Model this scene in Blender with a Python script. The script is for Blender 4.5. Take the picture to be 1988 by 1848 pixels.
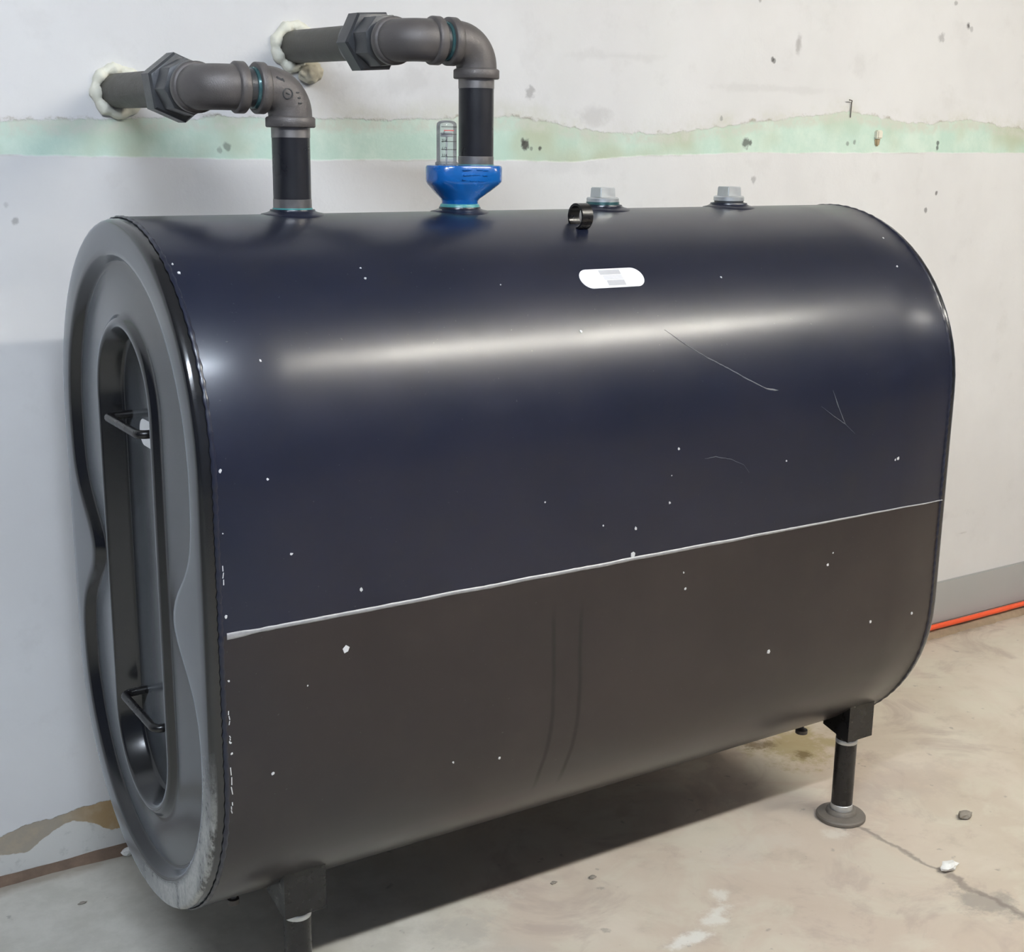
import bpy, bmesh, math, random
from mathutils import Vector, Matrix
from mathutils import noise as mnoise
random.seed(7)
for o in list(bpy.data.objects): bpy.data.objects.remove(o)
scene = bpy.context.scene
COL = scene.collection

# ------------------------------------------------------------------ camera
cd = bpy.data.cameras.new('camera'); cam = bpy.data.objects.new('camera', cd); COL.objects.link(cam)
yaw, pitch, roll = 0.5745, 0.2409, 0.0129
fw = Vector((math.sin(yaw)*math.cos(pitch), math.cos(yaw)*math.cos(pitch), -math.sin(pitch)))
r0 = Vector((math.cos(yaw), -math.sin(yaw), 0)); u0 = r0.cross(fw)
rr = r0*math.cos(roll)+u0*math.sin(roll); uu = u0*math.cos(roll)-r0*math.sin(roll)
M = Matrix((rr, uu, -fw)).transposed().to_4x4(); M.translation = (-0.5979, -2.0403, 1.4023)
cam.matrix_world = M
cd.sensor_fit = 'HORIZONTAL'; cd.sensor_width = 36; cd.lens = 2606.5/1988*36
cd.clip_start = 0.05
scene.camera = cam

# ------------------------------------------------------------------ world, exposure
w = bpy.data.worlds.new('world'); scene.world = w; w.use_nodes = True
w.node_tree.nodes['Background'].inputs[0].default_value = (0.40, 0.50, 0.80, 1)
w.node_tree.nodes['Background'].inputs[1].default_value = 0.13
scene.view_settings.view_transform = 'Standard'; scene.view_settings.look = 'None'
scene.view_settings.gamma = 1; scene.view_settings.use_curve_mapping = False
scene.view_settings.exposure = 0.0

# ceiling lamps: x centre, y, z, length, rotation, emission colour, strength
LAMPS = [(2.16, -1.86, 2.66, 1.95, math.radians(3.5), (1.0, 0.96, 0.86), 198.0),
         (5.60, -1.86, 2.66, 1.60, 0.0, (1.0, 0.965, 0.90), 85.0),  # unseen lamp, added to brighten the wall and floor on the right
         (-0.75, -1.86, 2.66, 1.60, 0.0, (0.79, 0.88, 1.0), 246.0)]
WALLY = 0.46      # plane of the back wall
ZC = 0.733        # height of the tank's centre
R, HS, L = 0.343, 0.216, 1.534   # tank end radius, half straight height, length

# ------------------------------------------------------------------ helpers
def link(o, parent=None):
    COL.objects.link(o)
    if parent: o.parent = parent
    return o
def mesh_obj(name, verts, faces, mat, parent=None, smooth=None, loc=(0, 0, 0)):
    me = bpy.data.meshes.new(name); me.from_pydata([tuple(v) for v in verts], [], faces); me.validate(); me.update()
    bm = bmesh.new(); bm.from_mesh(me); bmesh.ops.recalc_face_normals(bm, faces=bm.faces); bm.to_mesh(me); bm.free()
    if mat: me.materials.append(mat)
    o = bpy.data.objects.new(name, me); o.location = loc; link(o, parent)
    if smooth is not None: shade(o, smooth)
    return o
def shade(o, ang):
    me = o.data
    for p in me.polygons: p.use_smooth = True
    if ang < 179:
        bm = bmesh.new(); bm.from_mesh(me)
        for e in bm.edges:
            if len(e.link_faces) == 2: e.smooth = e.calc_face_angle(0) < math.radians(ang)
        bm.to_mesh(me); bm.free()
def bm_obj(name, bm, mat, parent=None, smooth=None, loc=(0, 0, 0)):
    me = bpy.data.meshes.new(name); bmesh.ops.recalc_face_normals(bm, faces=bm.faces); bm.to_mesh(me); bm.free()
    if mat: me.materials.append(mat)
    o = bpy.data.objects.new(name, me); o.location = loc; link(o, parent)
    if smooth is not None: shade(o, smooth)
    return o
def thing(name, label, cat, loc=(0, 0, 0), group=None):
    o = bpy.data.objects.new(name, None); o.location = loc; o.empty_display_size = 0.05; link(o)
    return tag(o, label, cat, group)
def tag(o, label=None, cat=None, group=None, kind=None):
    if label: o['label'] = label
    if cat: o['category'] = cat
    if group: o['group'] = group
    if kind: o['kind'] = kind
    return o
def rings_mesh(rings, cap0=True, cap1=True, closed=False):
    n = len(rings[0]); v = [p for r in rings for p in r]; f = []
    m = len(rings)
    for i in range(m-1 + (1 if closed else 0)):
        a = i*n; b = ((i+1) % m)*n
        for k in range(n):
            f.append((a+k, a+(k+1) % n, b+(k+1) % n, b+k))
    if not closed:
        if cap0: f.append(tuple(range(n))[::-1])
        if cap1: f.append(tuple(range((m-1)*n, m*n)))
    return v, f
def sweep(stations, n=40, rot=0):
    """stations: (centre, tangent, radius) -> rings"""
    t0 = Vector(stations[0][1]).normalized()
    ref = Vector((0, 0, 1)) if abs(t0.z) < 0.9 else Vector((1, 0, 0))
    u = (ref - t0*ref.dot(t0)).normalized(); rings = []; prev = t0
    for c, t, r in stations:
        t = Vector(t).normalized()
        q = prev.rotation_difference(t); u = (q @ u).normalized(); u = (u - t*u.dot(t)).normalized(); prev = t
        v = t.cross(u); c = Vector(c)
        rings.append([c + u*(r*math.cos(rot+2*math.pi*k/n)) + v*(r*math.sin(rot+2*math.pi*k/n)) for k in range(n)])
    return rings
def lathe(name, prof, mat, parent=None, axis=(0, 0, 1), origin=(0, 0, 0), n=40, rot=0, smooth=35, loc=(0, 0, 0)):
    a = Vector(axis).normalized(); o = Vector(origin)
    v, f = rings_mesh(sweep([(o+a*h, a, max(r, 1e-5)) for r, h in prof], n, rot))
    return mesh_obj(name, v, f, mat, parent, smooth, loc)
def boxm(bm, lo, hi, mat4=None):
    vs = [bm.verts.new((x, y, z)) for x in (lo[0], hi[0]) for y in (lo[1], hi[1]) for z in (lo[2], hi[2])]
    if mat4: 
        for v in vs: v.co = mat4 @ v.co
    for f in ((0, 1, 3, 2), (4, 6, 7, 5), (0, 4, 5, 1), (2, 3, 7, 6), (0, 2, 6, 4), (1, 5, 7, 3)):
        bm.faces.new([vs[i] for i in f])
def box(name, lo, hi, mat, parent=None, bevel=0.0, loc=(0, 0, 0)):
    bm = bmesh.new(); boxm(bm, lo, hi)
    if bevel: bmesh.ops.bevel(bm, geom=bm.edges[:], offset=bevel, segments=2, affect='EDGES')
    return bm_obj(name, bm, mat, parent, 40 if bevel else None, loc)
def stad(a, h, x, ns=28, na=34, pinch=0.0):
    """stadium contour in the yz plane: radius a, half straight h, optional waist pinch"""
    p = []
    for k in range(ns): p.append((-a, -h + 2*h*k/ns))
    for k in range(na): t = math.pi*k/na; p.append((-a*math.cos(t), h+a*math.sin(t)))
    for k in range(ns): p.append((a, h - 2*h*k/ns))
    for k in range(na): t = math.pi*k/na; p.append((a*math.cos(t), -h-a*math.sin(t)))
    out = []
    for y, z in p:
        if pinch: 
            g = math.exp(-((z+0.012)/0.083)**2) if abs(y) > a*0.6 else 0
            y = math.copysign(abs(y)-pinch*g, y)
        out.append(Vector((x, y, z)))
    return out

# ------------------------------------------------------------------ material helpers
class NT:
    def __init__(s, name):
        s.m = bpy.data.materials.new(name); s.m.use_nodes = True; s.t = s.m.node_tree
        s.b = s.t.nodes['Principled BSDF']
    def n(s, typ, **kw):
        nd = s.t.nodes.new(typ)
        for k, v in kw.items(): setattr(nd, k, v)
        return nd
    def l(s, a, b): s.t.links.new(a, b)
    def val(s, sock, v):
        if hasattr(v, 'is_output') or isinstance(v, bpy.types.NodeSocket): s.l(v, sock)
        else: sock.default_value = v
    def math(s, op, a, b=0.0, c=None, clamp=False):
        nd = s.n('ShaderNodeMath', operation=op); nd.use_clamp = clamp
        s.val(nd.inputs[0], a); s.val(nd.inputs[1], b)
        if c is not None: s.val(nd.inputs[2], c)
        return nd.outputs[0]
    def coords(s):
        if not hasattr(s, '_co'): s._co = s.n('ShaderNodeTexCoord').outputs['Object']
        return s._co
    def xyz(s):
        if not hasattr(s, '_x'):
            nd = s.n('ShaderNodeSeparateXYZ'); s.l(s.coords(), nd.inputs[0]); s._x = nd.outputs
        return s._x
    def noise(s, scale, detail=4, rough=0.55, vec=None, dist=0.0, stretch=None):
        nd = s.n('ShaderNodeTexNoise'); nd.inputs['Scale'].default_value = scale
        nd.inputs['Detail'].default_value = detail; nd.inputs['Roughness'].default_value = rough; nd.inputs['Distortion'].default_value = dist
        v = vec if vec is not None else s.coords()
        if stretch:
            mp = s.n('ShaderNodeMapping'); s.l(v, mp.inputs[0]); mp.inputs['Scale'].default_value = stretch; v = mp.outputs[0]
        s.l(v, nd.inputs['Vector']); return nd.outputs[0]
    def ramp(s, fac, lo, hi, a=0.0, b=1.0, smooth=True):
        nd = s.n('ShaderNodeMapRange'); nd.interpolation_type = 'SMOOTHSTEP' if smooth else 'LINEAR'
        s.val(nd.inputs[0], fac)
        for i, v in ((1, lo), (2, hi), (3, a), (4, b)): s.val(nd.inputs[i], v)
        return nd.outputs[0]
    def mix(s, fac, a, b):
        nd = s.n('ShaderNodeMix', data_type='RGBA'); s.val(nd.inputs[0], fac)
        for i, v in ((6, a), (7, b)):
            if isinstance(v, tuple): v = (*v, 1) if len(v) == 3 else v
            s.val(nd.inputs[i], v)
        return nd.outputs[2]
    def curve(s, x, pts, x0, x1, y0, y1):
        """piecewise curve y(x): pts in real units"""
        fx = s.ramp(x, x0, x1, smooth=False)
        nd = s.n('ShaderNodeFloatCurve'); c = nd.mapping.curves[0]
        pts = [((px-x0)/(x1-x0), (py-y0)/(y1-y0)) for px, py in pts]
        c.points[0].location = pts[0]; c.points[-1].location = pts[-1]
        for p in pts[1:-1]: c.points.new(*p)
        for p in c.points: p.handle_type = 'VECTOR'
        nd.mapping.update(); s.l(fx, nd.inputs[1])
        return s.math('MULTIPLY_ADD', nd.outputs[0], y1-y0, y0)
    def spot(s, a, b, a0, b0, ra, rb, wob=None, soft=0.5):
        da = s.math('DIVIDE', s.math('SUBTRACT', a, a0), ra); db = s.math('DIVIDE', s.math('SUBTRACT', b, b0), rb)
        d = s.math('SQRT', s.math('ADD', s.math('MULTIPLY', da, da), s.math('MULTIPLY', db, db)))
        if wob is not None: d = s.math('ADD', d, wob)
        return s.ramp(d, 1-soft, 1.0, 1.0, 0.0)
    def bump(s, h, strength=0.3, dist=0.01):
        nd = s.n('ShaderNodeBump'); nd.inputs['Strength'].default_value = strength; nd.inputs['Distance'].default_value = dist
        s.l(h, nd.inputs['Height']); s.l(nd.outputs[0], s.b.inputs['Normal'])
    def set(s, color=None, rough=None, metal=None, spec=None, **kw):
        def put(k, v):
            if isinstance(v, tuple) and len(v) == 3: v = (*v, 1)
            s.val(s.b.inputs[k], v)
        if color is not None: put('Base Color', color)
        if rough is not None: put('Roughness', rough)
        if metal is not None: put('Metallic', metal)
        if spec is not None: put('Specular IOR Level', spec)
        for k, v in kw.items(): put(k, v)
        return s.m
def simple(name, color, rough=0.5, metal=0.0, var=0.15, scale=60, bump=0.0, bscale=200, **kw):
    t = NT(name); nz = t.noise(scale, 5, 0.6)
    c2 = tuple(min(1, c*(1+var)) for c in color); c1 = tuple(c*(1-var) for c in color)
    t.set(t.mix(nz, c1, c2), t.ramp(nz, 0.25, 0.75, max(0.02, rough-0.08), min(1, rough+0.08)), metal, **kw)
    if bump: t.bump(t.noise(bscale, 3), bump, 0.002)
    return t.m

# ------------------------------------------------------------------ materials: setting
def mat_wall():
    t = NT('wall_paint'); x, y, z = t.xyz()
    n1 = t.noise(1.6, 5, 0.6); n2 = t.noise(9, 6, 0.65); n3 = t.noise(45, 4, 0.6)
    base = t.mix(t.ramp(n1, 0.35, 0.7), (0.70, 0.69, 0.685), (0.77, 0.765, 0.76))
    base = t.mix(t.math('MULTIPLY', t.ramp(n2, 0.56, 0.72), 0.22), base, (0.58, 0.565, 0.55))
    # bare pale-green strip where something was removed
    TOP = [(-1.5, 1.43), (-0.044, 1.436), (0.229, 1.445), (0.378, 1.451), (0.565, 1.454), (0.672, 1.450), (0.826, 1.458), (1.017, 1.465), (1.097, 1.456), (1.208, 1.439), (1.443, 1.438), (1.663, 1.461), (1.763, 1.473), (1.9, 1.488), (2.025, 1.5), (2.217, 1.478), (2.317, 1.474), (2.48, 1.488), (2.719, 1.467), (4.5, 1.47)]
    BOT = [(-1.5, 1.372), (-0.049, 1.374), (0.225, 1.373), (0.557, 1.370), (1.018, 1.373), (1.182, 1.369), (1.296, 1.380), (1.523, 1.388), (1.685, 1.393), (2.036, 1.396), (2.73, 1.401), (4.5, 1.41)]
    zt = t.curve(x, TOP, -1.5, 4.5, 1.3, 1.6); zb = t.curve(x, BOT, -1.5, 4.5, 1.3, 1.6)
    wob = t.math('MULTIPLY', t.math('SUBTRACT', t.noise(22, 6, 0.7), 0.5), 0.030)
    wob2 = t.math('MULTIPLY', t.math('SUBTRACT', t.noise(14, 4, 0.6), 0.5), 0.010)
    dt = t.math('SUBTRACT', t.math('ADD', zt, wob), z)        # >0 below the top edge
    db = t.math('SUBTRACT', z, t.math('ADD', zb, wob2))
    green = t.math('MULTIPLY', t.ramp(dt, -0.001, 0.004), t.ramp(db, -0.0015, 0.0035))
    gcol = t.mix(t.ramp(n2, 0.35, 0.7), (0.52, 0.71, 0.60), (0.68, 0.82, 0.71))
    gcol = t.mix(t.ramp(t.noise(3.1, 3), 0.5, 0.68), gcol, (0.50, 0.56, 0.40))
    # the upper part of the strip is thinly skimmed
    skim = t.math('MULTIPLY', t.ramp(dt, 0.035, 0.015), t.ramp(n3, 0.35, 0.6, 0.25, 0.75))
    gcol = t.mix(skim, gcol, (0.62, 0.63, 0.54))
    halo = t.math('MULTIPLY', t.math('MULTIPLY', t.ramp(dt, -0.045, 0.0), t.math('MULTIPLY', t.ramp(db, -0.001, 0.002), t.ramp(x, 0.3, 0.7))), t.ramp(t.noise(5, 6, 0.7), 0.42, 0.66, 0.0, 0.7))
    base = t.mix(halo, base, (0.60, 0.60, 0.50))
    col = t.mix(t.math('MULTIPLY', green, 0.90), base, gcol)
    # ragged brownish line along the torn top edge
    edge = t.math('MULTIPLY', t.ramp(t.math('ABSOLUTE', dt), 0.0, 0.006, 1, 0), t.ramp(t.noise(11, 5, 0.7), 0.48, 0.66))
    col = t.mix(t.math('MULTIPLY', edge, 0.75), col, (0.36, 0.32, 0.24))
    edgeb = t.math('MULTIPLY', t.ramp(t.math('ABSOLUTE', db), 0.0, 0.003, 1, 0), t.ramp(t.noise(6, 5, 0.7), 0.48, 0.62))
    col = t.mix(t.math('MULTIPLY', edgeb, 0.5), col, (0.45, 0.46, 0.40))
    # anchor holes, scuffs and smudges
    MARKS = [(0.366, 1.394, 6, .5), (0.352, 1.388, 4, .35), (1.044, 1.406, 8, .9), (1.038, 1.412, 5, .6), (1.082, 1.399, 4, .85), (1.060, 1.398, 3, .5), (1.680, 1.417, 9, .75), (1.695, 1.417, 5, .75), (2.365, 1.412, 4, .7), (2.366, 1.424, 4, .7),
             (2.377, 1.293, 4, .7), (2.340, 1.248, 5, .6), (2.446, 1.728, 6, .8), (2.46, 1.72, 6, .3), (1.751, 1.613, 4, .7), (1.757, 1.610, 4, .6), (2.345, 1.693, 9, .35), (1.711, 1.331, 6, .35), (1.055, 1.514, 9, .35), (-0.031, 1.262, 5, .4), (-0.045, 1.29, 4, .2), (2.025, 1.418, 4, .5), (2.05, 1.423, 4, .5), (1.598, 1.472, 4, .4), (1.70, 1.745, 5, .4), (2.39, 1.782, 5, .4)]
    wm = t.math('MULTIPLY', t.math('SUBTRACT', t.noise(90, 3), 0.5), 1.3)
    for mx, mz, r, s in MARKS:
        col = t.mix(t.math('MULTIPLY', t.spot(x, z, mx, mz, r*0.0017, r*0.0019, wm, 0.6), s), col, (0.035, 0.03, 0.028))
    wl = t.math('MULTIPLY', t.math('SUBTRACT', n2, 0.5), 3.6)
    for mx, mz, ra, rb, s in [(1.833, 1.652, .016, .034, .5), (1.30, 1.60, .16, .015, .10), (1.15, 1.36, .12, .025, .08), (1.75, 1.545, .22, .012, .09), (0.75, 1.52, .18, .04, .14), (2.05, 1.62, .05, .05, .12), (0.50, 1.56, .10, .04, .15), (1.22, 1.47, .05, .03, .22), (2.45, 0.36, .2, .02, .12), (2.62, .30, .05, .006, .3)]:
        col = t.mix(t.math('MULTIPLY', t.spot(x, z, mx, mz, ra, rb, wl, 0.8), s), col, (0.22, 0.20, 0.18))
    # bottom left: skirting torn off -> brown paper layer, then plaster
    TU = [(-1.5, 0.085), (-0.145, 0.096), (-0.096, 0.109), (-0.047, 0.107), (0.004, 0.116), (0.055, 0.118), (0.6, 0.12)]
    TL = [(-1.5, 0.06), (-0.148, 0.058), (-0.095, 0.050), (-0.069, 0.069), (-0.038, 0.084), (-0.003, 0.092), (0.032, 0.078), (0.066, 0.052), (0.6, 0.05)]
    wj = t.math('MULTIPLY', t.math('SUBTRACT', t.noise(40, 5, 0.65), 0.5), 0.014)
    du = t.math('SUBTRACT', t.math('ADD', t.curve(x, TU, -1.5, 0.6, 0, 0.2), wj), z)
    dl = t.math('SUBTRACT', t.math('ADD', t.curve(x, TL, -1.5, 0.6, 0, 0.2), wj), z)
    left = t.ramp(x, 0.9, 0.8)
    tan = t.math('MULTIPLY', t.ramp(du, -0.001, 0.001), left)
    tcol = t.mix(t.ramp(x, -0.05, 0.06), (0.40, 0.35, 0.28), (0.42, 0.29, 0.15))
    tcol = t.mix(t.ramp(n3, 0.4, 0.7, 0, 0.4), tcol, (0.52, 0.42, 0.30))
    col = t.mix(tan, col, tcol)
    pl = t.math('MULTIPLY', t.ramp(dl, -0.001, 0.0015), left)
    pcol = t.mix(t.ramp(n3, 0.55, 0.75, 0, 0.6), (0.70, 0.69, 0.65), (0.48, 0.48, 0.44))
    col = t.mix(pl, col, pcol)
    grime = t.math('MULTIPLY', t.ramp(t.math('ADD', z, t.math('MULTIPLY', wj, 1.2)), 0.016, 0.004), left)
    col = t.mix(grime, col, (0.10, 0.065, 0.045))
    t.set(col, t.ramp(n2, 0.3, 0.7, 0.5, 0.65), 0, 0.35)
    h = t.math('ADD', t.math('MULTIPLY', n2, 0.25), t.math('MULTIPLY', n3, 0.12))
    h = t.math('SUBTRACT', h, t.math('MULTIPLY', green, 0.22)); h = t.math('SUBTRACT', h, t.math('MULTIPLY', tan, 0.35))
    t.bump(h, 0.5, 0.008)
    return t.m
def mat_floor():
    t = NT('concrete'); x, y, z = t.xyz()
    n1 = t.noise(2.2, 6, 0.6, dist=0.6); n2 = t.noise(9, 7, 0.65); n3 = t.noise(60, 5, 0.6); nc = t.noise(1.1, 3)
    col = t.mix(t.ramp(n1, 0.35, 0.68), (0.56, 0.485, 0.39), (0.67, 0.605, 0.505))
    col = t.mix(t.ramp(nc, 0.42, 0.62), col, t.mix(0.5, col, (0.52, 0.41, 0.33)))
    col = t.mix(t.ramp(n2, 0.54, 0.74, 0, 0.45), col, (0.40, 0.345, 0.28))
    col = t.mix(t.ramp(t.noise(5.5, 5, 0.6, dist=0.8), 0.48, 0.64, 0, 0.5), col, (0.64, 0.60, 0.49))
    col = t.mix(t.ramp(t.noise(4.1, 5, 0.65, dist=1.0), 0.52, 0.68, 0, 0.55), col, (0.42, 0.34, 0.29))
    # cooler, greyer concrete left of the tank
    grey = t.ramp(t.math('ADD', x, t.math('MULTIPLY', t.math('SUBTRACT', n1, 0.5), 0.6)), 0.72, 0.38)
    col = t.mix(t.math('MULTIPLY', grey, 0.85), col, t.mix(t.ramp(n2, 0.35, 0.65), (0.50, 0.485, 0.425), (0.63, 0.61, 0.545)))
    w1 = t.math('MULTIPLY', t.math('SUBTRACT', t.noise(16, 6, 0.7), 0.5), 3.2)
    for sx, sy, ra, rb, s, c in [(0.985, -0.345, .045, .022, .8, (.74, .72, .65)), (0.94, -0.365, .045, .022, .85, (.74, .72, .65)), (0.865, -0.39, .05, .022, .9, (.76, .74, .68)), (1.015, -0.31, .022, .03, .7, (.74, .72, .65)), (1.38, -0.26, .06, .03, .6, (.72, .68, .6)), (0.61, -0.10, .08, .05, .7, (.64, .60, .50)),
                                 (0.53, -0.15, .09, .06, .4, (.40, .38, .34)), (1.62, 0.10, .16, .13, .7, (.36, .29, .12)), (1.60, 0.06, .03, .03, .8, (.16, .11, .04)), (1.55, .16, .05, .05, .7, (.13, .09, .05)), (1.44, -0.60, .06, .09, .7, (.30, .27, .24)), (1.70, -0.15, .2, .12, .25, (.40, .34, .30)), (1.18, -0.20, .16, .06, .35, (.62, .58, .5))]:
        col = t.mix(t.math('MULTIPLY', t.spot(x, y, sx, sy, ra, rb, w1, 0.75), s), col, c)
    # hairline crack running away from the right front foot
    cx = t.math('ADD', t.math('SUBTRACT', x, 1.449), t.math('MULTIPLY', t.math('SUBTRACT', t.noise(7, 5, 0.6), 0.5), 0.10))
    ck = t.math('MULTIPLY', t.ramp(t.math('ABSOLUTE', cx), 0.001, 0.010, 1, 0), t.ramp(y, -0.22, -0.27))
    col = t.mix(t.math('MULTIPLY', ck, 0.65), col, (0.20, 0.17, 0.15))
    # grit and pits
    pits = t.ramp(t.noise(26, 4, 0.5), 0.67, 0.74)
    col = t.mix(t.math('MULTIPLY', pits, 0.45), col, (0.20, 0.18, 0.16))
    # dirt along the wall foot
    foot = t.ramp(t.math('ADD', y, t.math('MULTIPLY', t.math('SUBTRACT', n2, 0.5), 0.10)), WALLY-0.055, WALLY-0.02)
    col = t.mix(t.math('MULTIPLY', foot, 0.6), col, (0.25, 0.19, 0.13))
    t.set(col, t.ramp(n2, 0.3, 0.7, 0.55, 0.75), 0, 0.3)
    t.bump(t.math('SUBTRACT', t.math('ADD', t.math('MULTIPLY', n3, 0.15), t.math('MULTIPLY', n2, 0.3)), t.math('MULTIPLY', ck, 0.3)), 0.35, 0.006)
    return t.m
def mat_paint(name, head=False, upper=True):
    """black tank paint; object coordinates have the origin at the centre height of the left end"""
    t = NT(name); x, y, z = t.xyz()
    n1 = t.noise(3.0, 4, 0.55); n2 = t.noise(14, 5, 0.6); n3 = t.noise(700, 2, 0.5)
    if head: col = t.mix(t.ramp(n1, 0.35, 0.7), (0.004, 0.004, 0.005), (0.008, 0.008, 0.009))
    elif upper: col = t.mix(t.ramp(n1, 0.35, 0.7), (0.006, 0.0085, 0.0205), (0.010, 0.0115, 0.024))  # bluish reflection of the room mixed into the black base colour
    else: col = t.mix(t.ramp(n1, 0.35, 0.7), (0.014, 0.0105, 0.012), (0.022, 0.0165, 0.0165))  # brown reflection of the floor mixed into the black base colour
    rough = t.ramp(n1, 0.25, 0.75, 0.27, 0.34)
    if not head:
        # dried drip streaks on the lower front
        for sx in (() if upper else (0.587, 0.641)):
            d = t.math('ADD', t.math('SUBTRACT', x, sx), t.math('MULTIPLY', t.math('SUBTRACT', t.noise(9, 3), 0.5), 0.012))
            st = t.math('MULTIPLY', t.ramp(t.math('ABSOLUTE', d), 0.001, 0.007, 1, 0), t.math('MULTIPLY', t.ramp(z, -0.04, -0.10), t.ramp(z, -0.42, -0.36)))
            col = t.mix(t.math('MULTIPLY', st, 0.7), col, (0.003, 0.003, 0.003))
            rough = t.math('ADD', rough, t.math('MULTIPLY', st, 0.15))
        # film of dust on the belly and upper shoulder
        dust = t.math('MULTIPLY', t.ramp(n2, 0.5, 0.75), 0.25)
        col = t.mix(dust, col, (0.016, 0.016, 0.020) if upper else (0.030, 0.024, 0.022))
        spk = t.ramp(t.noise(190, 2, 0.4), 0.74, 0.80); col = t.mix(t.math('MULTIPLY', spk, 0.35), col, (0.10, 0.10, 0.10))
    else:
        dust = t.ramp(n2, 0.3, 0.75, 0.25, 0.75)
        col = t.mix(t.math('MULTIPLY', dust, 0.75), col, (0.010, 0.010, 0.011))
        rough = t.math('SUBTRACT', rough, 0.03)
        # chalky scuffs on the rim around the bottom
        az = t.math('MAXIMUM', t.math('SUBTRACT', t.math('ABSOLUTE', z), HS), 0.0)
        rad = t.math('SQRT', t.math('ADD', t.math('MULTIPLY', y, y), t.math('MULTIPLY', az, az)))
        ring = t.math('MULTIPLY', t.ramp(rad, 0.292, 0.305), t.ramp(x, 0.010, 0.004))
        low = t.ramp(t.math('ADD', z, t.math('MULTIPLY', t.math('SUBTRACT', n1, 0.5), 0.15)), -0.16, -0.36)
        near = t.ramp(y, 0.05, -0.10)
        sc = t.math('MULTIPLY', t.math('MULTIPLY', ring, low), t.math('MULTIPLY', near, t.math('MULTIPLY', t.ramp(t.noise(30, 6, 0.75, stretch=(1, 1, 0.35)), 0.34, 0.56), t.ramp(t.noise(120, 5, 0.7), 0.3, 0.6, 0.55, 1.0))))
        col = t.mix(t.math('MULTIPLY', sc, 0.85), col, (0.50, 0.50, 0.47))
        rough = t.math('ADD', rough, t.math('MULTIPLY', sc, 0.4))
    if head: t.set(col, t.math('SUBTRACT', rough, 0.08), 0, 0.5, IOR=1.62, **{'Sheen Weight': 0.30, 'Sheen Roughness': 0.35, 'Sheen Tint': (0.85, 0.92, 1.0)})
    else: t.set(col, t.math('ADD', rough, 0.07), 0, 0.34, IOR=1.5, **{'Coat Weight': 0.38, 'Coat Roughness': t.ramp(n1, 0.25, 0.75, 0.215, 0.26), 'Coat IOR': 1.5})
    t.bump(t.math('ADD', t.math('MULTIPLY', n3, 0.12), t.math('MULTIPLY', n1, 0.6)), 0.12, 0.002)
    return t.m

WALL = mat_wall(); FLOOR = mat_floor(); SHELL = mat_paint('tank_paint_blue_reflection_tint'); SHELL2 = mat_paint('tank_paint_brown_reflection_tint', upper=False); HEAD = mat_paint('dusty_black_tank_paint', True)
CEIL = simple('ceiling_paint', (0.30, 0.30, 0.31), 0.8, scale=4)
DARKWALL = simple('dark_blue_grey_wall_paint', (0.055, 0.068, 0.105), 0.6, var=0.15, scale=3)
BLACKPAINT = simple('black_bracket_paint', (0.007, 0.0065, 0.007), 0.30, var=0.15, scale=40)
BLACKPIPE = simple('black_pipe_lacquer', (0.013, 0.013, 0.016), 0.30, var=0.15, scale=12)
IRON = simple('malleable_iron', (0.115, 0.104, 0.100), 0.50, 0.35, var=0.22, scale=35, bump=0.25, bscale=600)
IRON2 = simple('oily_iron', (0.060, 0.062, 0.066), 0.38, 0.35, var=0.3, scale=35, bump=0.2, bscale=500)
OLDPIPE = simple('weathered_pipe', (0.085, 0.080, 0.068), 0.55, 0.2, var=0.45, scale=45, bump=0.3, bscale=300)
STEEL = simple('bare_steel_thread', (0.25, 0.235, 0.23), 0.40, 0.8, var=0.25, scale=50)
GALV = simple('galvanised_steel', (0.62, 0.64, 0.65), 0.42, 0.75, var=0.15, scale=60)
FOOTM = simple('grey_cast_foot', (0.17, 0.15, 0.128), 0.6, 0.2, var=0.3, scale=50, bump=0.3)
TEAL = simple('teal_sealant', (0.06, 0.27, 0.27), 0.35, var=0.35, scale=80)
TEALD = simple('teal_smeared_thread', (0.045, 0.11, 0.115), 0.22, 0.3, var=0.5, scale=60)
BLUE = simple('blue_enamel', (0.003, 0.10, 0.37), 0.22, var=0.25, scale=30, bump=0.15, bscale=90, **{'Coat Weight': 0.5})
FOAM = simple('expanding_foam', (0.80, 0.78, 0.66), 0.75, var=0.08, scale=60, bump=0.5, bscale=120)
FOAMD = simple('yellowed_foam', (0.60, 0.55, 0.43), 0.75, var=0.25, scale=50, bump=0.5, bscale=120)
LABELW = simple('white_label', (0.90, 0.90, 0.92), 0.45, var=0.02)
LABELG = simple('grey_label_print', (0.48, 0.48, 0.50), 0.5, var=0.1, scale=300)
LABELG2 = simple('pale_grey_label_print', (0.62, 0.62, 0.64), 0.5, var=0.1, scale=300)
CHIP = simple('bare_metal_chip', (0.60, 0.60, 0.60), 0.5, var=0.2)
SCRATCH = simple('grey_scratch', (0.13, 0.135, 0.15), 0.5, var=0.5, scale=90)
SEAM = simple('silver_weld', (0.34, 0.34, 0.35), 0.42, 0.3, var=0.4, scale=70)
BASEB = simple('grey_vinyl_base', (0.42, 0.42, 0.41), 0.5, var=0.06, scale=8)
MORTAR = simple('dirty_mortar', (0.34, 0.255, 0.17), 0.85, var=0.5, scale=30, bump=0.6, bscale=90)
MORTARD = simple('dark_mortar_dirt', (0.17, 0.115, 0.08), 0.9, var=0.6, scale=35, bump=0.7, bscale=90)
ORANGE = simple('orange_cable_jacket', (0.95, 0.115, 0.035), 0.42, var=0.06, scale=30)
STONE = simple('grey_stone', (0.27, 0.24, 0.20), 0.8, var=0.4, scale=150, bump=0.5)
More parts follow.
